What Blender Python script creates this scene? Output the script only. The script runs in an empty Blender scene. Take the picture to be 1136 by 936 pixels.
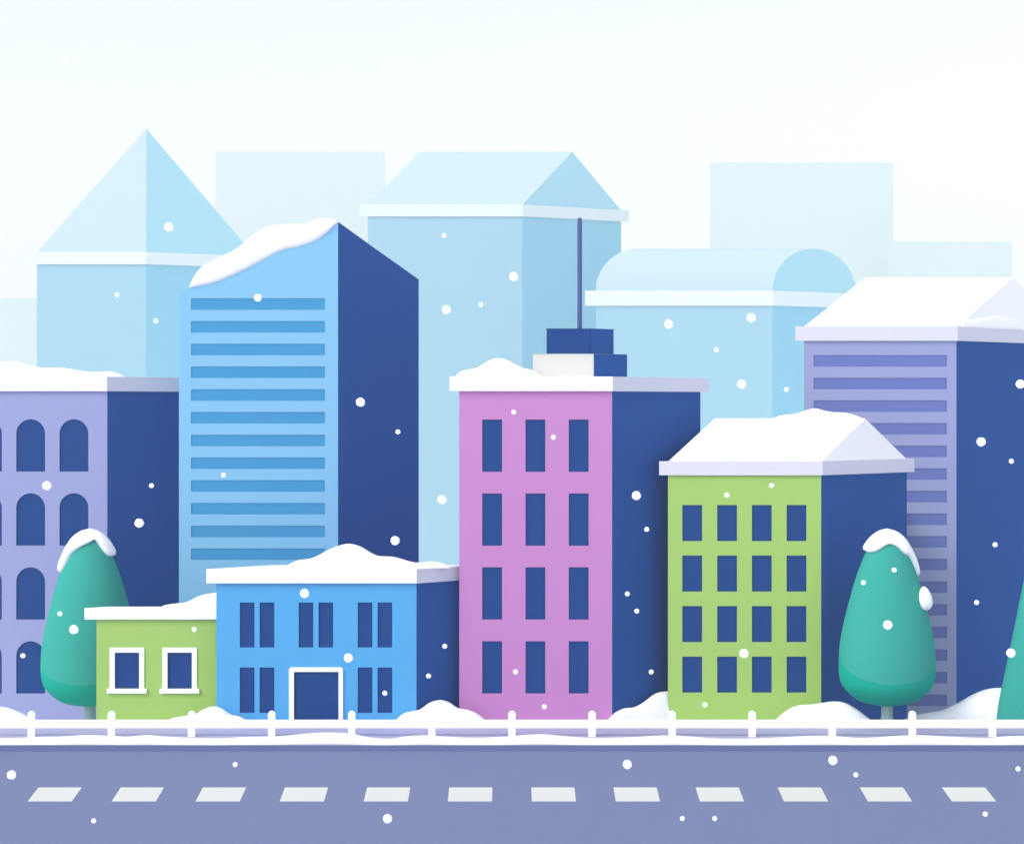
import bpy, bmesh, math, random
from mathutils import Vector, geometry

# ------------------------------------------------------------------ camera, sky, sun, exposure
S = bpy.context.scene
COL = S.collection
F, CX, DIST = 2000.0, 568.0, 80.0           # focal length in photo pixels, centre column, metres to the front row
HOR, BASE = 450.0, 803.0                    # eye level row and foot-of-facade row
CAMH = (BASE - HOR) * DIST / F              # eye height above the pavement
cam = bpy.data.cameras.new("camera")
cam.sensor_width = 36.0
cam.lens = 36.0 * F / 1136.0
cam.shift_y = -(468.0 - HOR) / 1136.0
cam.clip_start, cam.clip_end = 1.0, 20000.0
camo = bpy.data.objects.new("camera", cam)
camo.location = (0, -DIST, CAMH)
camo.rotation_euler = (math.radians(90), 0, 0)
COL.objects.link(camo)
S.camera = camo

EL, AZ = math.radians(42), math.radians(37)
SUN = Vector((-math.cos(AZ) * math.cos(EL), -math.sin(AZ) * math.cos(EL), math.sin(EL)))
W = bpy.data.worlds.new("World")
S.world = W
W.use_nodes = True
nt = W.node_tree
bg = nt.nodes["Background"]
sky = nt.nodes.new("ShaderNodeTexSky")
sky.sky_type = 'NISHITA'
sky.sun_disc = False
sky.sun_elevation = EL
sky.sun_rotation = math.atan2(SUN.x, SUN.y)
sky.dust_density = 2.0
sky.ozone_density = 1.0
hs = nt.nodes.new("ShaderNodeHueSaturation")   # thin snow cloud takes colour out of the sky
hs.inputs['Saturation'].default_value = 0.5
nt.links.new(sky.outputs[0], hs.inputs['Color'])
nt.links.new(hs.outputs[0], bg.inputs[0])
bg.inputs[1].default_value = 0.15
sl = bpy.data.lights.new("sun", 'SUN')
sl.energy = 1.0
sl.angle = math.radians(22)
sl.color = (1.0, 0.94, 0.84)
so = bpy.data.objects.new("sun", sl)
so.rotation_euler = (-SUN).to_track_quat('-Z', 'Y').to_euler()
so.location = (0, 0, 60)
COL.objects.link(so)
S.view_settings.view_transform = 'Standard'
S.view_settings.look = 'None'
S.view_settings.gamma = 1.0
S.view_settings.use_curve_mapping = False
S.view_settings.exposure = 0.78
S.cycles.use_denoising = True
S.cycles.volume_bounces = 1
S.cycles.max_bounces = 6
S.cycles.diffuse_bounces = 3

# ------------------------------------------------------------------ materials
ALB = {
    'snow': (0.93, 0.94, 0.96),
    'frame_white': (0.9, 0.9, 0.91),
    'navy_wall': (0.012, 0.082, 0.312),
    'navy_glass': (0.008, 0.055, 0.219),
    'pink': (0.494, 0.219, 0.5),
    'purple': (0.297, 0.328, 0.572),
    'purple_band': (0.136, 0.172, 0.451),
    'green': (0.337, 0.538, 0.144),
    'blue': (0.084, 0.365, 0.69),
    'light_blue': (0.216, 0.483, 0.71),
    'blue_band': (0.053, 0.284, 0.533),
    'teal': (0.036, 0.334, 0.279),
    'shade_teal': (0.002, 0.335, 0.25),  # crown teal with the underside shade put into the colour
    'trunk': (0.29, 0.415, 0.428),
    'fascia': (0.642, 0.64, 0.749),
    'white_paint': (0.629, 0.623, 0.589),
    'mast': (0.068, 0.099, 0.28),
    'marking': (0.646, 0.658, 0.628),
    'road': (0.171, 0.202, 0.347),
    'kerb': (0.135, 0.174, 0.33),
    'pavement': (0.414, 0.412, 0.609),
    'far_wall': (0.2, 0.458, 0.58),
    'far_side_shade': (0.113, 0.492, 0.674),  # far wall blue with the shade of the right-hand faces painted in
    'far_gable_shade': (0.246, 0.593, 0.72),  # far roof blue, shaded copy for right-hand gables and pyramid slope
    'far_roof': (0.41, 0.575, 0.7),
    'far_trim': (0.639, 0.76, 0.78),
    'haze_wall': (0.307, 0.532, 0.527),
}
MATS = {}
def mat(name, rough=.85, spec=.12, grain=.025, scale=6.0, bump=.0):
    if name in MATS:
        return MATS[name]
    m = bpy.data.materials.new(name)
    m.use_nodes = True
    n = m.node_tree
    b = n.nodes["Principled BSDF"]
    b.inputs['Roughness'].default_value = rough
    b.inputs['Specular IOR Level'].default_value = spec
    tc = n.nodes.new("ShaderNodeTexCoord")
    nz = n.nodes.new("ShaderNodeTexNoise")
    nz.inputs['Scale'].default_value = scale
    nz.inputs['Detail'].default_value = 4
    rp = n.nodes.new("ShaderNodeMapRange")
    rp.inputs['To Min'].default_value = 1 - grain
    rp.inputs['To Max'].default_value = 1 + grain
    mx = n.nodes.new("ShaderNodeVectorMath")
    mx.operation = 'SCALE'
    mx.inputs[0].default_value = ALB[name]
    n.links.new(tc.outputs['Object'], nz.inputs['Vector'])
    n.links.new(nz.outputs['Fac'], rp.inputs['Value'])
    n.links.new(rp.outputs[0], mx.inputs['Scale'])
    n.links.new(mx.outputs[0], b.inputs['Base Color'])
    if bump:
        bp = n.nodes.new("ShaderNodeBump")
        bp.inputs['Strength'].default_value = bump
        bp.inputs['Distance'].default_value = .03
        n.links.new(nz.outputs['Fac'], bp.inputs['Height'])
        n.links.new(bp.outputs[0], b.inputs['Normal'])
    MATS[name] = m
    return m
for k in ALB:
    if k in ('snow',): mat(k, .9, .05, .01, 3.0, .1)
    elif k == 'navy_glass': mat(k, .45, .05, .02, .8)
    elif k in ('teal', 'shade_teal'): mat(k, .9, .04, .05, 9.0, .15)
    elif k in ('far_wall', 'far_side_shade', 'far_gable_shade', 'far_roof', 'far_trim', 'haze_wall'): mat(k, .9, .05, .01, .05)
    elif k == 'road': mat(k, .9, .05, .03, 4.0, .05)
    else: mat(k)

# ------------------------------------------------------------------ helpers
def P(px, py, y):
    """World point that the photo shows at (px, py), standing at depth y behind the front row."""
    z = DIST + y
    return Vector(((px - CX) / F * z, y, CAMH - (py - HOR) / F * z))
def X(px, y):
    return (px - CX) / F * (DIST + y)

def thing(name, label, cat, loc, group=None):
    o = bpy.data.objects.new(name, None)
    o.empty_display_size = .3
    COL.objects.link(o)
    o.location = loc
    o['label'] = label
    o['category'] = cat
    if group:
        o['group'] = group
    return o
def world_of(o):
    v = Vector((0, 0, 0))
    while o is not None:
        v += o.location
        o = o.parent
    return v
def obj(name, bm, m, parent=None, loc=None, smooth=False):
    """Link bm (world coordinates) as ONE mesh object; its origin is the parent's, or loc."""
    org = Vector(loc) if loc is not None else (world_of(parent) if parent else Vector((0, 0, 0)))
    bmesh.ops.recalc_face_normals(bm, faces=bm.faces)
    for v in bm.verts:
        v.co -= org
    me = bpy.data.meshes.new(name)
    bm.to_mesh(me)
    bm.free()
    me.materials.append(mat(m))
    if smooth:
        me.shade_smooth()
    o = bpy.data.objects.new(name, me)
    COL.objects.link(o)
    if parent:
        o.parent = parent
        o.location = org - world_of(parent)
    else:
        o.location = org
    return o
def tag(o, label=None, cat=None, group=None, kind=None):
    if label: o['label'] = label
    if cat: o['category'] = cat
    if group: o['group'] = group
    if kind: o['kind'] = kind
    return o
def face(bm, pts):
    return bm.faces.new([bm.verts.new(p) for p in pts])
def box(bm, a, b):
    v = [bm.verts.new((x, y, z)) for x in (a[0], b[0]) for y in (a[1], b[1]) for z in (a[2], b[2])]
    for q in ((0, 1, 3, 2), (4, 6, 7, 5), (0, 4, 5, 1), (2, 3, 7, 6), (0, 2, 6, 4), (1, 5, 7, 3)):
        bm.faces.new([v[i] for i in q])
def prism(bm, pts, off, skip=()):
    """Closed prism of the polygon pts pushed by the vector off."""
    a = [bm.verts.new(p) for p in pts]
    b = [bm.verts.new(Vector(p) + Vector(off)) for p in pts]
    bm.faces.new(a)
    bm.faces.new(b[::-1])
    n = len(a)
    for i in range(n):
        if i not in skip:
            bm.faces.new((a[i], a[(i + 1) % n], b[(i + 1) % n], b[i]))
def cbox(bm, ctr, bev):
    pass
def bevel(bm, w, seg=2):
    bmesh.ops.remove_doubles(bm, verts=bm.verts, dist=1e-5)
    bmesh.ops.bevel(bm, geom=list(bm.edges), offset=w, segments=seg, affect='EDGES', profile=.5)
def spline(pts, n=8):
    out = []
    for i in range(len(pts) - 1):
        p0 = pts[max(i - 1, 0)]; p1 = pts[i]; p2 = pts[i + 1]; p3 = pts[min(i + 2, len(pts) - 1)]
        for k in range(n):
            t = k / n
            out.append(tuple(.5 * (2 * b + (c - a) * t + (2 * a - 5 * b + 4 * c - d) * t * t + (3 * b - a - 3 * c + d) * t ** 3)
                             for a, b, c, d in zip(p0, p1, p2, p3)))
    out.append(tuple(pts[-1]))
    return out

ZB = -2.6            # building feet, below the lowest ground
RR = .8              # how far side walls run back for each metre they run aside

class Building:
    """A block with a street front at depth y between columns x0, x1 and a side wall running back to column x2."""
    def __init__(s, name, label, cat, group, x0, x1, x2, y, top, r=RR, zb=ZB):
        s.x0, s.x1, s.x2, s.y, s.top = x0, x1, x2, y, top
        k2 = (x2 - CX) / F
        X1 = X(x1, y)
        s.D = r * (k2 * (DIST + y) - X1) / (1 - r * k2)
        s.V = Vector((X(x2, y + s.D) - X1, s.D, 0))
        s.zb = zb
        s.root = thing(name, label, cat, ((X(x0, y) + X1) / 2, y, 0 if zb == ZB else zb), group)
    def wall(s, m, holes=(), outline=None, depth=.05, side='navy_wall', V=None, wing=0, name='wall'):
        y, V = s.y, V or s.V
        out = outline or [(s.x0, s.top), (s.x1, s.top)]
        pts = [P(a, b, y) for a, b in out]
        poly = [Vector((pts[0].x, y, s.zb))] + pts + [Vector((pts[-1].x, y, s.zb))]
        hs_ = [[P(a, b, y) for a, b in h] for h in holes]
        bm = bmesh.new()
        loops = [poly] + hs_
        flat = [p for l in loops for p in l]
        vs = [bm.verts.new(p) for p in flat]
        for t in geometry.tessellate_polygon([[(p.x, p.z, 0) for p in l] for l in loops]):
            try:
                bm.faces.new([vs[i] for i in t])
            except ValueError:
                pass
        for h in hs_:                                   # reveals of the openings
            a = [bm.verts.new(p) for p in h]
            b = [bm.verts.new(p + Vector((0, depth, 0))) for p in h]
            for i in range(len(h)):
                j = (i + 1) % len(h)
                bm.faces.new((a[i], a[j], b[j], b[i]))
        back = [p + V for p in poly]
        back[0].z = back[-1].z = s.zb
        n = len(poly)
        for i in range(n):
            if i == n - 2 and side: continue            # the side wall is a part of its own
            j = (i + 1) % n
            face(bm, (poly[i], poly[j], back[j], back[i]))
        face(bm, back[::-1])
        if wing:                                        # lower rear wing
            ya, yb = y + s.D + .01, y + s.D + wing
            tz = min(p.z for p in pts) - 1.6
            q = []
            for yy in (ya, yb):
                for px in (s.x0 + (s.x2 - s.x1) * .4 + 14, s.x2 - 16):
                    q.append(Vector((X(px, yy), yy, 0)))
            prism(bm, [Vector((q[i].x, q[i].y, s.zb)) for i in (0, 1, 3, 2)], (0, 0, tz - s.zb))
        obj(name, bm, m, s.root)
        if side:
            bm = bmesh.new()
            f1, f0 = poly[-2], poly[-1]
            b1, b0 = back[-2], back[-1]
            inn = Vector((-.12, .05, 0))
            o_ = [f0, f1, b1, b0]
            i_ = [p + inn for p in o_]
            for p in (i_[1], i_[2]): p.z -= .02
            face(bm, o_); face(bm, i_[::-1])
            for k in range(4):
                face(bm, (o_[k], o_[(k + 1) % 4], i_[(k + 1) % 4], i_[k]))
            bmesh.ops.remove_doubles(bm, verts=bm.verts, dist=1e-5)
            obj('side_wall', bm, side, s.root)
    def window(s, hole, m='navy_glass', depth=.05, name='window', label=None):
        xs = [p[0] for p in hole]; ys = [p[1] for p in hole]
        c = P(sum(xs) / len(xs), sum(ys) / len(ys), s.y)
        pts = []
        for a, b in hole:
            p = P(a, b, s.y)
            d = p - c
            p += Vector((.03 * (1 if d.x > 0 else -1), depth, .03 * (1 if d.z > 0 else -1)))
            pts.append(p)
        bm = bmesh.new()
        prism(bm, pts, (0, .04, 0))
        o = obj(name, bm, m, s.root, loc=(c.x, s.y, c.z))
        if label: o['label'] = label
        return o
    def ring(s, t, e):
        """Corner points of the cornice line: front-left, front corner, side end, back-left; e metres proud of the walls, t px past the ends."""
        y, V = s.y, s.V
        n = V.length
        u = V / n
        A = Vector((X(s.x0 - t, y), y - e, 0))
        B = Vector((X(s.x1, y), y, 0)) + Vector((e * (n - V.x) / V.y, -e, 0))
        C = Vector((X(s.x1, y), y, 0)) + V + u * (t / F * (DIST + y)) + Vector((u.y, -u.x, 0)) * e
        Dk = Vector((X(s.x0, y), y, 0)) + V + u * .1 - Vector((t / F * (DIST + y), 0, 0)) * .3
        return A, B, C, Dk
    def cornice(s, py0, py1, t=10, e=.12, m='fascia', snow=True, front=None):
        A, B, C, Dk = s.ring(t, e)
        z0, z1 = P(s.x0, py1, s.y - e).z, P(s.x0, py0, s.y - e).z
        bm = bmesh.new()
        prism(bm, [p + Vector((0, 0, z0)) for p in (A, B, C, Dk)], (0, 0, z1 - z0))
        obj('cornice', bm, m, s.root)
        if snow:                                        # snow plastered on the street front of the slab and lying on it
            g = .035
            bm = bmesh.new()
            box(bm, (A.x - .02, A.y - g, z0 + .01), (B.x - .02, A.y - .002, z1 + .012))
            bevel(bm, .015)
            a, b, c, d = [p.copy() for p in (A, B, C, Dk)]
            u = s.V.normalized()
            b.x -= .1; c = c - u * .1; c.x -= .1
            prism(bm, [p + Vector((0, .0, z1 + .004)) for p in (a, b, c, d)], (0, 0, .008))
            obj('snow_cover', bm, 'snow', s.root)
    def gable_roof(s, eave, ridge, mroof='snow', mgable='snow', name='gable'):
        y, V = s.y, s.V
        ze = P(s.x0, eave, y).z
        FL = Vector((X(s.x0, y), y, ze)); FR = Vector((X(s.x1, y), y, ze))
        BL, BR = FL + V, FR + V
        zr = P(s.x0, ridge, y + s.D / 2).z
        RL, RR_ = (FL + BL) / 2, (FR + BR) / 2
        RL.z = RR_.z = zr
        bm = bmesh.new()
        v = [bm.verts.new(p) for p in (FL, FR, BR, BL, RL, RR_)]
        for q in ((0, 1, 5, 4), (2, 3, 4, 5), (3, 0, 4), (0, 3, 2, 1)):
            bm.faces.new([v[i] for i in q])
        obj('roof', bm, mroof, s.root)
        bm = bmesh.new()
        inn = Vector((-.1, .05, 0))
        o_ = [FR, BR, RR_]
        i_ = [FR + inn, BR + inn, RR_ + inn - Vector((0, 0, .1))]
        face(bm, o_); face(bm, i_[::-1])
        for k in range(3):
            face(bm, (o_[k], o_[(k + 1) % 3], i_[(k + 1) % 3], i_[k]))
        bmesh.ops.remove_doubles(bm, verts=bm.verts, dist=1e-5)
        obj(name, bm, mgable, s.root)
        return zr

def rect(x0, x1, y0, y1):
    return [(x0, y1), (x0, y0), (x1, y0), (x1, y1)]
def arch(x0, x1, y0, y1):
    r = (x1 - x0) / 2
    c = x0 + r
    return [(x0, y1)] + [(c - r * math.cos(math.pi * k / 20), y0 + r - r * math.sin(math.pi * k / 20)) for k in range(21)] + [(x1, y1)]

def ridge(pts, yf, w, zb, n=8, K=14, thin=True):
    """A lying body of snow whose crest follows pts (photo columns and rows at depth yf)."""
    if not callable(yf):
        y_ = yf
        yf = lambda px: y_
    sm = spline(pts, n)
    tops = [P(px, py, yf(px)) for px, py in sm]
    hm = max(t.z - zb for t in tops)
    bm = bmesh.new()
    rings = []
    for (px, py), t in zip(sm, tops):
        h = max(.015, t.z - zb)
        ww = w * (min(1, (h / hm) ** .5) if thin else 1)
        yy = yf(px)
        rings.append([bm.verts.new((t.x, yy - ww * math.cos(math.pi * k / K), zb + h * math.sin(math.pi * k / K) ** .85)) for k in range(K + 1)])
    for a, b in zip(rings, rings[1:]):
        for k in range(K):
            bm.faces.new((a[k], b[k], b[k + 1], a[k + 1]))
        bm.faces.new((a[K], b[K], b[0], a[0]))
    bm.faces.new(rings[0]); bm.faces.new(rings[-1][::-1])
    return bm
def snow_body(name, label, cat, group, pts, yf, w, zb, **k):
    bm = ridge(pts, yf, w, zb, **k)
    xs = [v.co.x for v in bm.verts]; ys = [v.co.y for v in bm.verts]
    o = obj(name, bm, 'snow', None, loc=((min(xs) + max(xs)) / 2, (min(ys) + max(ys)) / 2, zb), smooth=True)
    return tag(o, label, cat, group)

# ------------------------------------------------------------------ setting: ground, pavement, kerb, road
def sheet(name, prof, x0, x1, m):
    bm = bmesh.new()
    a = [bm.verts.new((x0, y, z)) for y, z in prof]
    b = [bm.verts.new((x1, y, z)) for y, z in prof]
    for i in range(len(prof) - 1):
        bm.faces.new((a[i], b[i], b[i + 1], a[i + 1]))
    return tag(obj(name, bm, m), kind='structure')
XW = 2300
sheet('ground', [(-600, -2.7), (.28, -2.7), (.31, -.02), (7, -2.3), (24, -2.6), (60, -6), (700, -86), (900, -90), (4300, -92)], -XW, XW, 'snow')
ZK, BANK = 75.05, .12                                    # kerb distance; the road falls away from the buildings
YK = ZK - DIST
def road_z(y):
    return -.25 - BANK * (YK - y)
def road_y(py):                                          # depth of the road surface seen at row py
    return (CAMH + .25 + BANK * ZK) / ((py - HOR) / F + BANK) - DIST
def road_strip(name, x0, x1, ya, yb, lift, thick, m, loc=None):
    bm = bmesh.new()
    prism(bm, [Vector((x0, ya, road_z(ya) + lift)), Vector((x1, ya, road_z(ya) + lift)), Vector((x1, yb, road_z(yb) + lift)), Vector((x0, yb, road_z(yb) + lift))], (0, 0, -thick))
    return tag(obj(name, bm, m, loc=loc), kind='structure')
bm = bmesh.new(); box(bm, (-XW, YK + .3, -2.75), (XW, .28, 0)); tag(obj('pavement', bm, 'pavement'), kind='structure')
bm = bmesh.new(); box(bm, (-200, YK, -.6), (200, YK + .298, -.002)); bevel(bm, .012); tag(obj('kerb', bm, 'kerb'), kind='structure')
NK = 63.2 - DIST
road_strip('road', -XW, XW, NK, YK - .002, 0, .3, 'road')
zn = road_z(NK) + .2
bm = bmesh.new(); box(bm, (-200, NK - .3, zn - .6), (200, NK - .002, zn)); bevel(bm, .012); tag(obj('kerb', bm, 'kerb'), kind='structure')
bm = bmesh.new(); box(bm, (-XW, NK - 8, -2.75), (XW, NK - .302, zn + .002)); tag(obj('pavement', bm, 'pavement'), kind='structure')
yn, yf_, ym = road_y(888.5), road_y(873), road_y(881)
for k in range(12):
    x0 = 36.5 + 92.2 * k
    road_strip('road_marking', X(x0, ym), X(x0 + 48.5, ym), yn, yf_, .004, .003, 'marking', loc=(X(x0 + 24, ym), ym, road_z(ym)))

# ------------------------------------------------------------------ street buildings
GB = 'buildings along the snowy street'
# lavender block with arched windows
b = Building('arcaded_building', 'lavender block with rows of round arched windows and a flat snowy roof', 'building', GB, -60, 119, 206, 11.2, 420)
holes = [arch(c, c + 32, r, r + 58) for r in (465, 547, 629, 711) for c in (-30, 18, 66)]
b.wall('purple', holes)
for h in holes: b.window(h)
b.cornice(418, 434)
ARC = b
# light blue tower
b = Building('office_tower', 'tall light blue tower with sloping snow covered top and horizontal window bands', 'building', GB, 198.5, 375, 464.5, 11, 300)
TOW = b
lowc = [(199, 323), (210, 319.5), (240, 313), (275, 297.5), (310, 279), (330, 274), (348, 268), (362, 259), (370, 251), (375, 246.5)]
upc = [(209.5, 320), (215, 307), (225, 295), (240, 287), (262, 276), (283, 259), (300, 251), (320, 248.5), (338, 248), (352, 243), (366, 242), (375, 246)]
def interp(c, x):
    for (a, p), (d, q) in zip(c, c[1:]):
        if a <= x <= d:
            return p + (q - p) * (x - a) / (d - a)
    return c[-1][1] if x > c[-1][0] else c[0][1]
ls, us = spline(lowc, 6), spline(upc, 6)
xs = [198.5, 204, 210] + [210 + 165 * k / 24 for k in range(1, 25)]
outl = []
for x in xs:
    l = interp(ls, x)
    outl.append((x, l if x <= 210 else .75 * l + .25 * interp(us, x)))
outl[0] = (198.5, 325); outl[1] = (204, 322); outl[-1] = (375, 246.5)
pc = P(464.5, 310, 11 + b.D); pf = P(375, 246.5, 11)
Vt = Vector((b.V.x, b.V.y, pc.z - pf.z))
holes = [rect(212, 360.5, 331 + 25.2 * k, 343.7 + 25.2 * k) for k in range(12)]
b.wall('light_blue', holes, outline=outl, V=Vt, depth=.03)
for h in holes: b.window(h, 'blue_band', .03, 'window_band')
# snow lying on the tower's sloping top, curling over the front edge
bm = bmesh.new()
rings = []
for k in range(41):
    t = k / 40
    xl = 209.8 + (375 - 209.8) * t
    l, u = P(xl, interp(ls, xl), 11), P(xl, interp(us, xl) + .2, 11)
    th = max(0, u.z - l.z)
    q = min(1, th / .5)
    Vn = Vt.normalized()
    rg = [l + Vector((0, -.01, 0)), l + Vector((0, -.10 * q, .12 * th)), l + (u - l) * .5 + Vector((0, -.16 * q, 0)),
          l + (u - l) * .85 + Vector((0, -.08 * q, 0)), P(xl, interp(us, xl), 11.12), ]
    top = rg[-1]
    rg += [top + Vt * .25 + Vector((0, 0, .0)), top + Vt * .6 - Vector((0, 0, .15 * th)), l + Vt * .8 - Vector((0, 0, .02)), l + Vt * .5 - Vector((0, 0, .3)), l + Vector((0, .3, -.05))]
    rings.append([bm.verts.new(p) for p in rg])
for a, c in zip(rings, rings[1:]):
    for k in range(len(a)):
        j = (k + 1) % len(a)
        bm.faces.new((a[k], c[k], c[j], a[j]))
bm.faces.new(rings[0]); bm.faces.new(rings[-1][::-1])
tag(obj('snow_pile', bm, 'snow', None, loc=P(300, 290, 11.5), smooth=True), 'long snow slab sliding off the sloping top of the light blue tower', 'snow pile', 'snow on the street roofs')
# small green house
b = Building('small_house', 'single storey light green house with two white framed windows', 'house', GB, 107, 262, 275, 1, 680)
HOU = b
wh = [rect(127.5, 154.5, 723.5, 763.5), rect(186, 213, 723.5, 763.5)]
b.wall('green', wh)
for h, c in zip(wh, (141, 199.5)):
    w_ = b.window(h)
    bm = bmesh.new()
    def bar(x0, x1, y0, y1, pr=.05, bv=.006):
        a, d = P(x0, y1, 1), P(x1, y0, 1)
        t = bmesh.new(); box(t, (a.x, 1 - pr, a.z), (d.x, 1.0 - .001, d.z)); bevel(t, bv, 1)
        me = bpy.data.meshes.new('t'); t.to_mesh(me); t.free(); bm.from_mesh(me); bpy.data.meshes.remove(me)
    bar(c - 19.2, c + 19.2, 718, 723.5); bar(c - 19.2, c - 13.5, 723.6, 763.4); bar(c + 13.5, c + 19.2, 723.6, 763.4)
    obj('frame', bm, 'frame_white', w_)
    bm = bmesh.new()
    bar(c - 22, c + 22, 763.5, 768.5, .12)
    obj('sill', bm, 'frame_white', w_)
b.cornice(674.5, 687, t=12)
# low blue building
b = Building('town_house', 'two storey bright blue building with a white framed doorway', 'building', GB, 240, 462, 519, 0, 638)
LOW = b
holes = [rect(x, x + 16.3, y0, y1) for x in (266, 288, 331.3, 353.3, 396.8, 418.8) for y0, y1 in ((668, 718), (740, 790.5)) if not (y0 == 740 and 320 < x < 380)]
door = rect(326, 375.5, 745, 806)
b.wall('blue', holes + [door], wing=5)
for h in holes: b.window(h)
d_ = b.window(door, name='door')
bm = bmesh.new()
prism(bm, [P(x, y, -.07) for x, y in ((320.5, 806), (320.5, 742), (322.5, 740), (378.5, 740), (380.5, 742), (380.5, 806), (375.5, 806), (375.5, 745), (326, 745), (326, 806))], (0, .069, 0))
obj('door_frame', bm, 'frame_white', d_)
b.cornice(631.3, 647)
# pink building
b = Building('apartment_building', 'pink four storey building with rooftop housing and antenna mast', 'building', GB, 509.5, 679, 777, .9, 425)
PNK = b
holes = [rect(x, x + 22, y, y + 58) for x in (535, 583, 631) for y in (465.3, 547.2, 629, 711)]
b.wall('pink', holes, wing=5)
for h in holes: b.window(h)
b.cornice(418, 434)
y = .55
def slab(x0, x1, x2, y0, y1, yy, mf, ms, name):
    """A rooftop block seen corner on: front x0..x1, side x1..x2."""
    zt, zb_ = P(x0, y0, yy).z, P(x0, y1, yy).z
    A, B = Vector((X(x0, yy), yy, zb_)), Vector((X(x1, yy), yy, zb_))
    k2 = (x2 - CX) / F
    D = RR * (k2 * (DIST + yy) - B.x) / (1 - RR * k2)
    V = Vector((X(x2, yy + D) - B.x, D, 0))
    bm = bmesh.new(); prism(bm, [A, B, B + V, A + V], (0, 0, zt - zb_)); bevel(bm, .03)
    o = obj(name, bm, mf, b.root, loc=A)
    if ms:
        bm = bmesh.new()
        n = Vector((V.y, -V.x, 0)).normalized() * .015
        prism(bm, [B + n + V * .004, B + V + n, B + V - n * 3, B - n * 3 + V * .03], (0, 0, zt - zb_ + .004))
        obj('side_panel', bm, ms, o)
    return o
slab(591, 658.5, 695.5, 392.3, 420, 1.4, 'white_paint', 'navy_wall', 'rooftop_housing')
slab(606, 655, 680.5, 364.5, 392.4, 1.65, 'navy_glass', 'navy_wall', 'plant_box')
bm = bmesh.new()
p0, p1 = P(643, 366, 2.3), P(643, 244, 2.3)
R = 2.6 / F * 82.3
prof = [(R, p0.z), (R, p1.z)] + [(R * math.cos(a), p1.z + R * math.sin(a)) for a in (.5, 1.0, 1.4)]
rings = [[bm.verts.new((p0.x + r * math.cos(2 * math.pi * k / 16), 2.3 + r * math.sin(2 * math.pi * k / 16), z)) for k in range(16)] for r, z in prof]
for a, c in zip(rings, rings[1:]):
    for k in range(16):
        bm.faces.new((a[k], a[(k + 1) % 16], c[(k + 1) % 16], c[k]))
bm.faces.new(rings[-1]); bm.faces.new(rings[0][::-1])
obj('antenna', bm, 'mast', b.root, loc=p0)
# green building with pitched roof
b = Building('pitched_roof_building', 'light green four storey building under a pitched snowy roof', 'building', GB, 741, 911, 1006, 1.8, 520)
GRN = b
holes = [rect(x, x + 22, y, y + 40) for x in (757, 795.7, 834.2, 872.7) for y in (560, 616, 672, 728)]
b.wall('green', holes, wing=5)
for h in holes: b.window(h)
b.cornice(511.5, 527, snow=False)
GRN_R = b.gable_roof(512, 464)
# lavender tower on the right
b = Building('banded_tower', 'lavender tower with violet window bands and a pitched snowy roof', 'building', GB, 892, 1061, 1183, 11, 370)
RTW = b
holes = [rect(902.5, 1050.5, 394 + 25.07 * k, 406.7 + 25.07 * k) for k in range(16)]
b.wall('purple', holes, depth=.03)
for h in holes: b.window(h, 'purple_band', .03, 'window_band')
b.cornice(362, 378, snow=False)
b.gable_roof(362.5, 308)

# ------------------------------------------------------------------ snow on the roofs
GS = 'snow on the street roofs'
snow_body('snow_pile', 'low snow heap on the flat roof of the lavender arched block', 'snow pile', GS,
          [(-40, 412), (-20, 406), (0, 402), (14, 400.5), (28, 403), (45, 407.5), (70, 408), (100, 412.5), (120, 412), (132, 414.5), (139, 418.4)],
          ARC.y + 1.2, .9, P(0, 418.5, ARC.y).z)
snow_body('snow_pile', 'snow heap on the small green house against the blue wall', 'snow pile', GS,
          [(177, 674.5), (183, 671), (196, 669), (207, 667.5), (222, 660.5), (238, 657.5), (254, 658), (264, 664), (268, 674)],
          HOU.y + .45, .38, P(0, 674.5, HOU.y).z)
snow_body('snow_pile', 'tall snow heap with a trailing end on the blue building', 'snow pile', GS,
          [(313, 631), (322, 625), (332, 621), (347, 618.5), (366, 609), (378, 604.5), (388, 603), (400, 606), (412, 613), (421, 616.5), (437, 617.5), (455, 622.5), (465, 623.8), (480, 622.5), (492, 625), (500, 631)],
          LOW.y + .62, .55, P(0, 631.3, LOW.y).z)
snow_body('snow_pile', 'snow heap beside the rooftop housing of the pink building', 'snow pile', GS,
          [(505, 418.3), (511, 412), (522, 409.5), (530, 407.5), (543, 400), (553, 397.4), (564, 400), (580, 408), (592, 411), (602, 418.3)],
          PNK.y + .26, .22, P(0, 418.2, PNK.y).z)
snow_body('snow_pile', 'thin snow drift on the ridge of the green building roof', 'snow pile', GS,
          [(856, 464.4), (868, 460.5), (882, 459), (896, 454.5), (905, 453), (915, 455.5), (924, 457), (938, 458), (950, 461), (957.5, 464.2)],
          GRN.y + GRN.D / 2, .2, GRN_R - .24, thin=False)
def side_y(bld, off):
    def f(px):                                        # depth of the side wall plane seen at column px, off metres in front
        k = (px - CX) / F
        X1 = X(bld.x1, bld.y)
        d = RR * (k * (DIST + bld.y) - X1) / (1 - RR * k)
        return bld.y + d - off
    return f
snow_body('snow_pile', 'snow drift against the gable of the lavender banded tower', 'snow pile', GS,
          [(1068, 362), (1070, 355.5), (1080, 354.5), (1092, 352), (1104, 350.4), (1116, 352), (1128, 356), (1138, 361), (1141, 362.3)],
          side_y(RTW, .02), .16, P(1061, 362.6, RTW.y).z - .02, thin=False)

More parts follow.
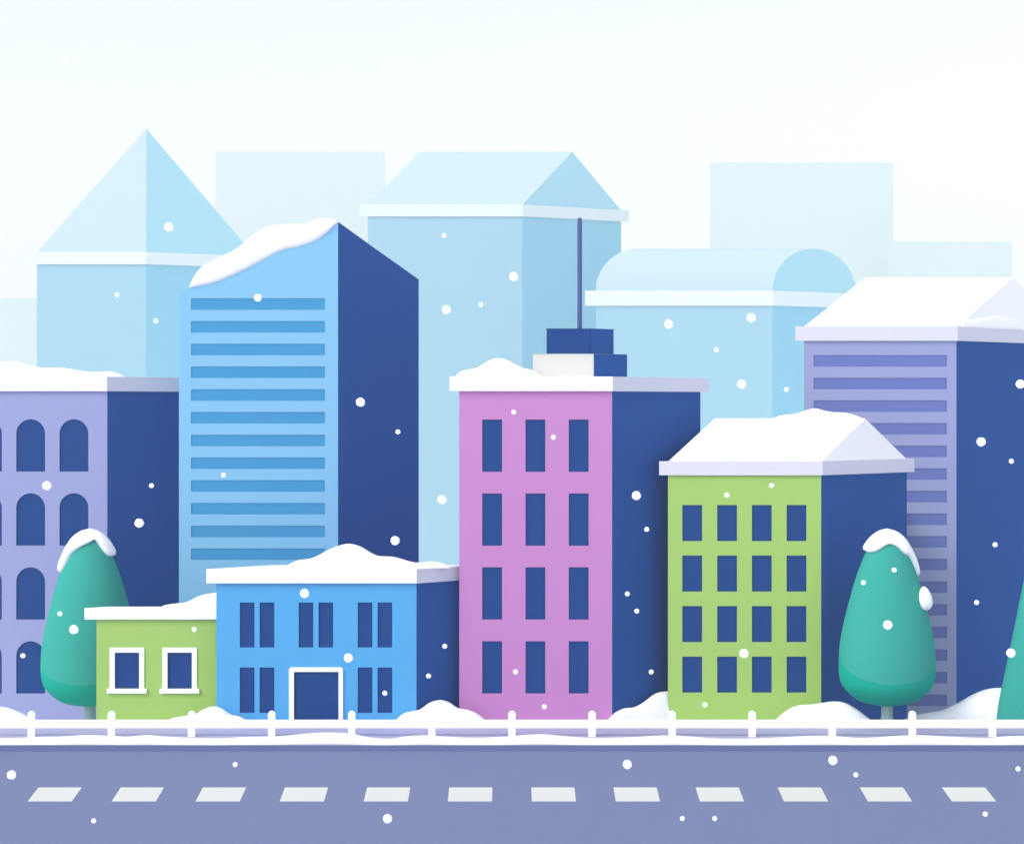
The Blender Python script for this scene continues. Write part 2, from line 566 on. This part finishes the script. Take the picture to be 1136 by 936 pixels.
# ------------------------------------------------------------------ ground drifts, kerb snow
GD = 'snow drifts at the foot of the buildings'
snow_body('snow_drift', 'snow drift in front of the arched lavender block', 'snow drift', GD,
          [(-45, 803), (-30, 793), (-12, 784), (0, 783.5), (12, 786), (25, 791.5), (38, 799), (46, 805)], -.35, .5, -.02)
snow_body('snow_drift', 'snow drift between the small green house and the blue building', 'snow drift', GD,
          [(178, 806), (184, 800), (192, 796), (204, 794), (214, 793.5), (224, 787.5), (236, 783.2), (246, 785.5), (256, 792), (264, 794), (272, 797.5), (282, 805)], -.35, .5, -.02)
snow_body('snow_drift', 'snow drift between the blue building and the pink building', 'snow drift', GD,
          [(433, 806), (440, 797.5), (448, 791), (458, 788.3), (466, 786.5), (477, 779), (488, 776.2), (498, 778.5), (508, 784.8), (518, 786.8), (528, 790.5), (538, 798), (545, 806)], -.35, .5, -.02)
snow_body('snow_drift', 'snow drift filling the gap between the pink and green four storey buildings', 'snow drift', GD,
          [(668, 806), (674, 798.5), (682, 790.5), (692, 785.5), (704, 783.8), (714, 778.5), (726, 769.5), (736, 766.8), (748, 767.2), (760, 772), (770, 782)], lambda px: .6 + (px - 673) / 72 * 1.7, .5, -.8)
snow_body('snow_drift', 'snow drift at the corner of the green four storey building beside a tree trunk', 'snow drift', GD,
          [(855, 806), (862, 797), (874, 787), (886, 782), (900, 781), (914, 779), (926, 777.6), (938, 779.5), (950, 786), (960, 793.5), (967, 799), (974, 806)], -.35, .5, -.02)
snow_body('snow_drift', 'broad snow drift against the lavender banded tower beside the fir', 'snow drift', GD,
          [(990, 806), (1004, 797.5), (1018, 792.5), (1032, 790), (1046, 787.5), (1062, 780), (1078, 771), (1092, 765), (1106, 762.6), (1122, 764), (1140, 770), (1165, 785), (1190, 800)], .75, .8, -.2)
kp = [(-1500, 818), (-900, 816), (-400, 819), (-120, 817), (0, 819.5), (35, 817.3), (62, 817), (92, 815), (124, 816), (140, 817), (160, 815), (185, 817), (213, 819), (240, 819.7), (265, 817.7), (285, 817), (310, 816.3),
      (340, 813), (365, 811.8), (390, 813.5), (410, 818), (430, 820.5), (450, 816.7), (475, 815), (490, 816.5), (525, 818.5), (560, 817), (585, 814.5), (605, 814), (625, 816), (660, 819), (700, 817.7),
      (740, 815.3), (770, 817), (800, 820), (830, 820.8), (860, 818.5), (900, 816), (925, 816), (960, 819), (990, 816.5), (1020, 815), (1060, 817), (1100, 819.2), (1136, 816), (1300, 818), (1700, 816), (2600, 818)]
kp = [(a, b + .8) for a, b in kp]
bm = ridge(kp, YK + .72, .7, .001, n=6, K=10, thin=False)
tag(obj('kerb_snow', bm, 'snow', smooth=True), 'low wavy bank of snow lying along the kerb', 'snow', kind='stuff')

# ------------------------------------------------------------------ fence
YF = 77.0 - DIST
fence = thing('rail_fence', 'low white single rail fence with round topped posts along the pavement', 'fence', (0, YF, 0))
zr0, zr1 = P(0, 807.3, YF).z, P(0, 798, YF).z
bm = bmesh.new()
box(bm, (X(-900, YF), YF - .04, zr0), (X(2000, YF), YF + .04, zr1))
bevel(bm, .02)
obj('rail', bm, 'snow', fence)
pr = 4.05 / F * 77
ztop = P(0, 788, YF).z
bm = bmesh.new()
out_ = [Vector((-pr, YF - .055, -.02)), Vector((pr, YF - .055, -.02))] + [Vector((pr * math.cos(math.pi * k / 12), YF - .055, ztop - pr + pr * math.sin(math.pi * k / 12))) for k in range(13)]
prism(bm, out_, (0, .11, 0))
bmesh.ops.bevel(bm, geom=[e for e in bm.edges if abs(e.verts[0].co.y - e.verts[1].co.y) < 1e-4], offset=.012, segments=1, affect='EDGES')
post = obj('post', bm, 'snow', fence, loc=(0, YF, 0))
for k in range(-1, 14):
    o = post if k == -1 else post.copy()
    if k > -1:
        COL.objects.link(o)
        o.parent = fence
    o.location = (X(35 + 88.83 * k, YF), 0, 0)

# ------------------------------------------------------------------ trees
def egg_tree(label, cx, y, prof, split_side, split_front, cap, flat, trunk_px, blob=None):
    """prof: (row, half width) of the crown from top to bottom; cap: (angle, row) lower edge of the snow cap."""
    c0 = P(cx, 0, y)
    k = (DIST + y) / F
    zg = 0 if y < .3 else -1.9
    t = thing('tree', label, 'tree', (c0.x, y, zg), 'trees along the street')
    sp = spline(prof, 8)
    rows = [p[0] for p in sp]
    def rad(py):
        for (a, r0), (b_, r1) in zip(sp, sp[1:]):
            if a <= py <= b_:
                return r0 + (r1 - r0) * (py - a) / (b_ - a + 1e-9)
        return 0
    def pt(py, ang, grow=0):
        r = max(0.05, rad(py) + grow) * k
        return Vector((c0.x + r * math.cos(ang), y + flat * r * math.sin(ang), P(cx, py, y).z))
    N = 64
    top, bot = prof[0][0], prof[-1][0]
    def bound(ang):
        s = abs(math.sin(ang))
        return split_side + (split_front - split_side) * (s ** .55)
    def shell(f0, f1, M, grow, m, name, e=1.0):
        bm = bmesh.new()
        vs = []
        for j in range(M + 1):
            u = j / M
            row = []
            for i in range(N):
                a = 2 * math.pi * i / N
                lo, hi = f0(a), f1(a)
                uu = u ** e
                row.append(bm.verts.new(pt(lo + (hi - lo) * uu, a, grow(u))))
            vs.append(row)
        for a, b_ in zip(vs, vs[1:]):
            for i in range(N):
                j = (i + 1) % N
                bm.faces.new((a[i], a[j], b_[j], b_[i]))
        if f0(0) == top: bm.faces.new(vs[0])
        else: bm.faces.new(vs[-1][::-1])
        return obj(name, bm, m, t, smooth=True)
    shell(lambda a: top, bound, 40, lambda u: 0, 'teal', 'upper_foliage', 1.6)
    shell(bound, lambda a: bot, 24, lambda u: 0, 'shade_teal', 'lower_foliage_shade', .7)  # crescent of painted shade under the crown
    # trunk with a slight taper
    bm = bmesh.new()
    hw = trunk_px / 2 * k
    prf = [(hw * 1.06, zg - .05), (hw, P(cx, 790, y).z), (hw * .95, P(cx, 770, y).z)]
    rings = [[bm.verts.new((c0.x + r * math.cos(2 * math.pi * i / 20), y + r * math.sin(2 * math.pi * i / 20), z)) for i in range(20)] for r, z in prf]
    for a, b_ in zip(rings, rings[1:]):
        for i in range(20):
            bm.faces.new((a[i], a[(i + 1) % 20], b_[(i + 1) % 20], b_[i]))
    bm.faces.new(rings[-1]); bm.faces.new(rings[0][::-1])
    obj('trunk', bm, 'trunk', t)
    # snow cap draped over the tip
    cs = spline(cap, 6)
    def capb(a):
        a = math.degrees(a) % 360
        if a < 180: a = 360 - a                      # the back mirrors the front
        return interp(cs, a)
    bm = bmesh.new()
    vs = []
    M = 22
    th = 6.4
    tp = top - 6
    for j in range(M + 1):
        u = j / M
        row = []
        for i in range(N):
            a = 2 * math.pi * i / N
            hi = capb(a)
            edge = min(1, (1 - u) / .22)
            g = th * math.sqrt(max(0, 1 - (1 - edge) ** 2))
            py = top + (hi - top) * u ** 1.6
            p = pt(py, a, g)
            lift = (1 - u) ** 2 * 5 * k * max(0, 1 - rad(py) / 30)
            p.z += lift
            if j == 0:
                p = Vector((c0.x, y, P(cx, tp, y).z)) + Vector((math.cos(a), math.sin(a) * flat, 0)) * .02
            row.append(bm.verts.new(p))
        vs.append(row)
    for a, b_ in zip(vs, vs[1:]):
        for i in range(N):
            j = (i + 1) % N
            bm.faces.new((a[i], a[j], b_[j], b_[i]))
    inner = []
    for i in range(N):
        a = 2 * math.pi * i / N
        inner.append(bm.verts.new(pt(capb(a) - 3, a, -3)))
    for i in range(N):
        j = (i + 1) % N
        bm.faces.new((vs[-1][i], vs[-1][j], inner[j], inner[i]))
    bmesh.ops.remove_doubles(bm, verts=bm.verts, dist=1e-4)
    obj('snow_cap', bm, 'snow', t, smooth=True)
    if blob:
        bx, by, bw, bh, tilt = blob
        bm = bmesh.new()
        bmesh.ops.create_uvsphere(bm, u_segments=24, v_segments=16, radius=1)
        ctr = P(bx, by, y - .72)
        ct, st = math.cos(tilt), math.sin(tilt)
        for v in bm.verts:
            x_, y_, z_ = v.co
            x_ *= bw / 2 * k * (1 - .25 * z_); y_ *= .4; z_ *= bh / 2 * k
            v.co = ctr + Vector((x_ * ct + z_ * st, y_, -x_ * st + z_ * ct))
        obj('snow_clump', bm, 'snow', t, smooth=True)
    return t
egg = [(592, 0.5), (593.2, 6), (596, 11.5), (601, 16.5), (610, 22), (625, 28.5), (645, 35.5), (670, 42.5), (695, 48.5), (715, 52), (732, 53.2), (745, 53.2), (757, 51), (765, 46), (772, 38.5), (777, 31), (780, 22), (781.5, 12), (782, 1)]
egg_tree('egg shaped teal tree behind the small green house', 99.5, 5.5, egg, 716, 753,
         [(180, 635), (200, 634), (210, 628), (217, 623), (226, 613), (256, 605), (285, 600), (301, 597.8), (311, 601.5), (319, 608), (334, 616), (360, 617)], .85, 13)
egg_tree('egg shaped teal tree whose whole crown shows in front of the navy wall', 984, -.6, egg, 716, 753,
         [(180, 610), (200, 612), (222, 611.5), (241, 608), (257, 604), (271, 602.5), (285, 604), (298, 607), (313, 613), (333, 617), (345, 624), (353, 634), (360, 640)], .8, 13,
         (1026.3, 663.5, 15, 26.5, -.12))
# fir at the edge
fy = 0.0
c0 = P(1172, 0, fy)
t = thing('fir_tree', 'pointed teal fir cut by the edge of the view', 'tree', (c0.x, fy, 0), 'trees along the street')
bm = bmesh.new()
prof = [(465, .3), (470, 1.6), (560, 19.5), (640, 35.5), (700, 47.5), (760, 60), (780, 64), (792, 66), (797, 66.8), (805.5, 66.6), (806.5, 60)]
k = (DIST + fy) / F
rings = [[bm.verts.new((c0.x + r * k * math.cos(2 * math.pi * i / 64), fy + .4 * r * k * math.sin(2 * math.pi * i / 64), P(0, py, fy).z)) for i in range(64)] for py, r in prof]
for a, b_ in zip(rings, rings[1:]):
    for i in range(64):
        bm.faces.new((a[i], a[(i + 1) % 64], b_[(i + 1) % 64], b_[i]))
bm.faces.new(rings[0]); bm.faces.new(rings[-1][::-1])
obj('crown', bm, 'teal', t, smooth=True)
bm = bmesh.new()
bmesh.ops.create_cone(bm, cap_ends=True, segments=20, radius1=.28, radius2=.24, depth=.5)
for v in bm.verts: v.co += Vector((c0.x, fy, .12))
obj('trunk', bm, 'trunk', t)

# ------------------------------------------------------------------ buildings fading in the snow haze
GH = 'pale buildings beyond the street'
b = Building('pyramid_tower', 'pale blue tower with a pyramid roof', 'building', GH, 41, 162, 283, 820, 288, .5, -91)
b.wall('far_wall', side='far_side_shade')
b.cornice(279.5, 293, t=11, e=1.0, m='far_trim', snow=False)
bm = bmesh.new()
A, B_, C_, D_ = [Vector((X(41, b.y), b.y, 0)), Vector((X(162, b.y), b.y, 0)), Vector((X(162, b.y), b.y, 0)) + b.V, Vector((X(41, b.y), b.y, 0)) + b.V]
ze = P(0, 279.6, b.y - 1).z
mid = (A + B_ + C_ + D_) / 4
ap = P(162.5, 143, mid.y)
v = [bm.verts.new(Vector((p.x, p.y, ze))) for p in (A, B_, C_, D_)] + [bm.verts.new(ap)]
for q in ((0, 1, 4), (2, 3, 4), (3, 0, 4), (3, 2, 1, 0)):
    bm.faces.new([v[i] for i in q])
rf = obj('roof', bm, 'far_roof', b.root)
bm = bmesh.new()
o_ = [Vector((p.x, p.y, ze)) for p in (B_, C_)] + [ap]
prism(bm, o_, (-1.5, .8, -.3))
obj('roof_slope_shade', bm, 'far_gable_shade', rf)  # right slope of the pyramid, its shade painted into the colour

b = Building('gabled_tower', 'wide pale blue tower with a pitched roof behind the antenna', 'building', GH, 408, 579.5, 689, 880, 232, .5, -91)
b.wall('far_wall', side='far_side_shade')
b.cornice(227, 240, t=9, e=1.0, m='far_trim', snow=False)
b.gable_roof(227.3, 168.5, 'far_roof', 'far_gable_shade')

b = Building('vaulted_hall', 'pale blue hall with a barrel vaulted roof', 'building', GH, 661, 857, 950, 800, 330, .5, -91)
b.wall('far_wall', side='far_side_shade')
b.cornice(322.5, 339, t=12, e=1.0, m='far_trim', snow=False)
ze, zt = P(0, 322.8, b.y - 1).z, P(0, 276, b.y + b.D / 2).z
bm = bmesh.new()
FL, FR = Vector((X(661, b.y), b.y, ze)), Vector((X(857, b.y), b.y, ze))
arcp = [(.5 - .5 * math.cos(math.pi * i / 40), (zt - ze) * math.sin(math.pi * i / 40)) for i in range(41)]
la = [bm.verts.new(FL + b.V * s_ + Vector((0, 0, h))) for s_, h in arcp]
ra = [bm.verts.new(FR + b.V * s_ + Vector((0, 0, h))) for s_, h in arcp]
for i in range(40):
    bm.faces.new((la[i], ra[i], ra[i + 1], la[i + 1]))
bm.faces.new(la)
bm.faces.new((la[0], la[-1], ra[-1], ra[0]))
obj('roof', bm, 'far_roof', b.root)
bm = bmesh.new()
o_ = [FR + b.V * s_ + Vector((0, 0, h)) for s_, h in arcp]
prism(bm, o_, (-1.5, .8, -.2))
obj('gable', bm, 'far_gable_shade', b.root)

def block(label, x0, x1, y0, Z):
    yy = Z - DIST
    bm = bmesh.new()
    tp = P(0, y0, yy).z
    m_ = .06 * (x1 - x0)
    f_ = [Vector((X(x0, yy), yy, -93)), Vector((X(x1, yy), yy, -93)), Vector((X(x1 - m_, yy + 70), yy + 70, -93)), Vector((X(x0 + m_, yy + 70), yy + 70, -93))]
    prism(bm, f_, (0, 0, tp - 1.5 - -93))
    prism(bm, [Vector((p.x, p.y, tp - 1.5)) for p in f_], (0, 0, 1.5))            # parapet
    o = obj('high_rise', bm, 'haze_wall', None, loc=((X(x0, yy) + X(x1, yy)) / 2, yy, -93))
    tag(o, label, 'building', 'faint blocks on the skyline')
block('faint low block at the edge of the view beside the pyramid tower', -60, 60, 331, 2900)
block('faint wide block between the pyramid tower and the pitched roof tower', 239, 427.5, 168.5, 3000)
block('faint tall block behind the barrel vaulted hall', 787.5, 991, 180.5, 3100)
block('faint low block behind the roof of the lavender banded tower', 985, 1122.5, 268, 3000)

# ------------------------------------------------------------------ falling snow
FL_ = [  # column, row, radius px, label
 (187.5,252,5,'large snowflake in front of the pyramid roof'),
 (130,327,2.7,'small snowflake high on the pyramid tower front'),
 (173,356,2.7,'small snowflake on the shaded side of the pyramid tower'),
 (286,330.5,4.2,'medium snowflake at the uppermost band of the light blue tower'),
 (248,527,2.7,'small snowflake before the middle bands of the light blue tower'),
 (400,446,5,'large snowflake high before the navy side of the light blue tower'),
 (441.5,479,2.7,'small snowflake before the navy side of the light blue tower'),
 (438.5,599.5,5,'large snowflake low before the navy side of the light blue tower'),
 (490.5,554,5,'large snowflake in the gap between the light blue tower and pink building'),
 (493,261.5,2.7,'small snowflake just under the cornice of the pale pitched roof tower'),
 (495.5,343.5,5,'large snowflake low on the front of the pale pitched roof tower'),
 (570,307,5,'large snowflake near the corner of the pale pitched roof tower'),
 (533.5,338,2.7,'small snowflake between two large ones before the pale pitched roof tower'),
 (742,359.5,5,'large snowflake under the vaulted hall cornice, nearer the antenna'),
 (833.5,352.5,5,'large snowflake under the vaulted hall cornice, near its corner'),
 (795,388,2.7,'small snowflake in the middle of the vaulted hall front'),
 (823,426,5,'large snowflake low on the vaulted hall above the green building roof'),
 (872.5,432,2.7,'small snowflake on the vaulted hall side above the green building roof'),
 (1132,426,5,'large snowflake high before the navy side of the lavender banded tower'),
 (1088.5,490,5,'large snowflake midway up the navy side of the lavender banded tower'),
 (1122,511.5,2.7,'small snowflake midway up the navy side of the lavender banded tower'),
 (1104,604,2.7,'small snowflake above another before the lower navy side of banded tower'),
 (1083.5,668,2.7,'lowest small snowflake before the navy side of the lavender banded tower'),
 (1121.5,724,5,'large snowflake at the sloping edge of the fir'),
 (570,457,2.7,'small snowflake just above the top windows of the pink building'),
 (614,485,2.7,'small snowflake between top floor windows of the pink building'),
 (572,745,2.7,'small snowflake between ground floor windows of the pink building'),
 (604,783.5,2.7,'small snowflake under the ground floor windows of the pink building'),
 (706,549.5,5,'large snowflake before the navy side of the pink building'),
 (717.5,587,2.7,'small snowflake under the large one beside the pink building'),
 (696,658.5,2.7,'upper of a close pair of small snowflakes beside the pink building'),
 (706.5,677.5,2.7,'lower of a close pair of small snowflakes beside the pink building'),
 (722.5,745,2.7,'small snowflake above the drift between pink and green buildings'),
 (806.5,549,2.7,'small snowflake above the top windows of green building, farther from corner'),
 (856,538.5,2.7,'small snowflake under the cornice of green building, near its corner'),
 (825.5,724.5,5,'large snowflake before the lower windows of the green building'),
 (782,781.5,2.7,'small snowflake under the lowest windows of the green building'),
 (958,646,2.7,'small snowflake before the upper crown of the egg tree, near its edge'),
 (992,632,2.7,'small snowflake before the egg tree just under its snow cap'),
 (985,693,5,'large snowflake in the middle of the egg tree crown'),
 (154.5,580,5,'large snowflake before the navy side of the arched block'),
 (168,538.5,2.7,'small snowflake before the navy side of the arched block'),
 (52,538.5,5,'large snowflake between upper arched windows of the lavender block'),
 (25.5,727,2.7,'small snowflake before a ground floor arched window'),
 (66.5,680.5,2.7,'small snowflake before the tree behind the small green house'),
 (82,698,5,'large snowflake before the tree behind the small green house'),
 (215.5,698,2.7,'small snowflake above a window of the small green house'),
 (338,658,5,'large snowflake under the roof edge of the blue building'),
 (386.5,729.5,5,'large snowflake above the doorway corner of the blue building'),
 (427,768.5,2.7,'small snowflake before a ground floor window of the blue building'),
 (493.5,716.5,2.7,'upper small snowflake before the navy side of the blue building'),
 (475.5,749.5,2.7,'lower small snowflake before the navy side of the blue building'),
 (13,859,5,'large snowflake over the road near the first white dash'),
 (261,847.5,2.7,'small snowflake over the far lane near the third white dash'),
 (104,910,2.7,'small snowflake over the near lane between first and second dashes'),
 (430,907.5,5,'large snowflake over the near lane below a white dash'),
 (696,847.5,5,'large snowflake over the far lane in front of the pink building'),
 (757,907.5,2.7,'small snowflake of a close pair over the near lane, nearer pink building'),
 (793,907.5,2.7,'small snowflake of a close pair over the near lane, nearer green building'),
 (924,843,5,'large snowflake over the far lane near the kerb by the egg tree'),
 (949.5,859,2.7,'small snowflake below a large one over the far lane'),
 (1093,902.5,2.7,'small snowflake over the near lane below the last full dash'),
 (1129.5,852.5,2.7,'small snowflake over the far lane in front of the fir'),
 (74,69,4,'faint snowflake high in the sky above the pyramid tower'),
 (427,73,3,'faint small snowflake in the sky above the wide faint block'),
 (462,100.5,2.5,'faint tiny snowflake in the sky above the pale pitched roof tower'),
 (590,66,4.5,'faint snowflake high in the sky above the pale pitched ridge'),
 (949,72.5,3.5,'faint snowflake high in the sky above the faint tall block'),
 (1118.5,190,4.5,'faint snowflake in the sky above the pitched roof of banded tower'),
]
rnd = random.Random(4)
bm = bmesh.new()
bmesh.ops.create_icosphere(bm, subdivisions=3, radius=1)
for v in bm.verts:                                       # a soft clump of crystals
    n = v.co
    v.co = n * (1 + .035 * math.sin(5 * n.x + 2) * math.sin(6 * n.y + 1) + .03 * math.sin(7 * n.z))
flake = None
for px, py, r, lab in FL_:
    Z = rnd.uniform(30, 46)
    if flake is None:
        flake = obj('snowflake', bm, 'snow', smooth=True)
        o = flake
    else:
        o = flake.copy()
        COL.objects.link(o)
    o.location = P(px, py, Z - DIST)
    s_ = r * Z / F
    o.scale = (s_, s_, s_)
    o.rotation_euler = (rnd.uniform(0, 6), rnd.uniform(0, 6), rnd.uniform(0, 6))
    tag(o, lab, 'snowflake', 'falling snowflakes')

# ------------------------------------------------------------------ haze of falling snow
bm = bmesh.new()
box(bm, (-2400, -700, -95), (2400, 4500, 480))
me = bpy.data.meshes.new('haze'); bm.to_mesh(me); bm.free()
hz = bpy.data.objects.new('haze', me)
COL.objects.link(hz)
hz['kind'] = 'stuff'
m = bpy.data.materials.new('haze_air')
m.use_nodes = True
n = m.node_tree
n.nodes.remove(n.nodes["Principled BSDF"])
pv = n.nodes.new("ShaderNodeVolumePrincipled")
pv.inputs['Color'].default_value = (.95, .95, .95, 1)
pv.inputs['Density'].default_value = .00035
pv.inputs['Anisotropy'].default_value = 0
n.links.new(pv.outputs[0], n.nodes["Material Output"].inputs['Volume'])
me.materials.append(m)
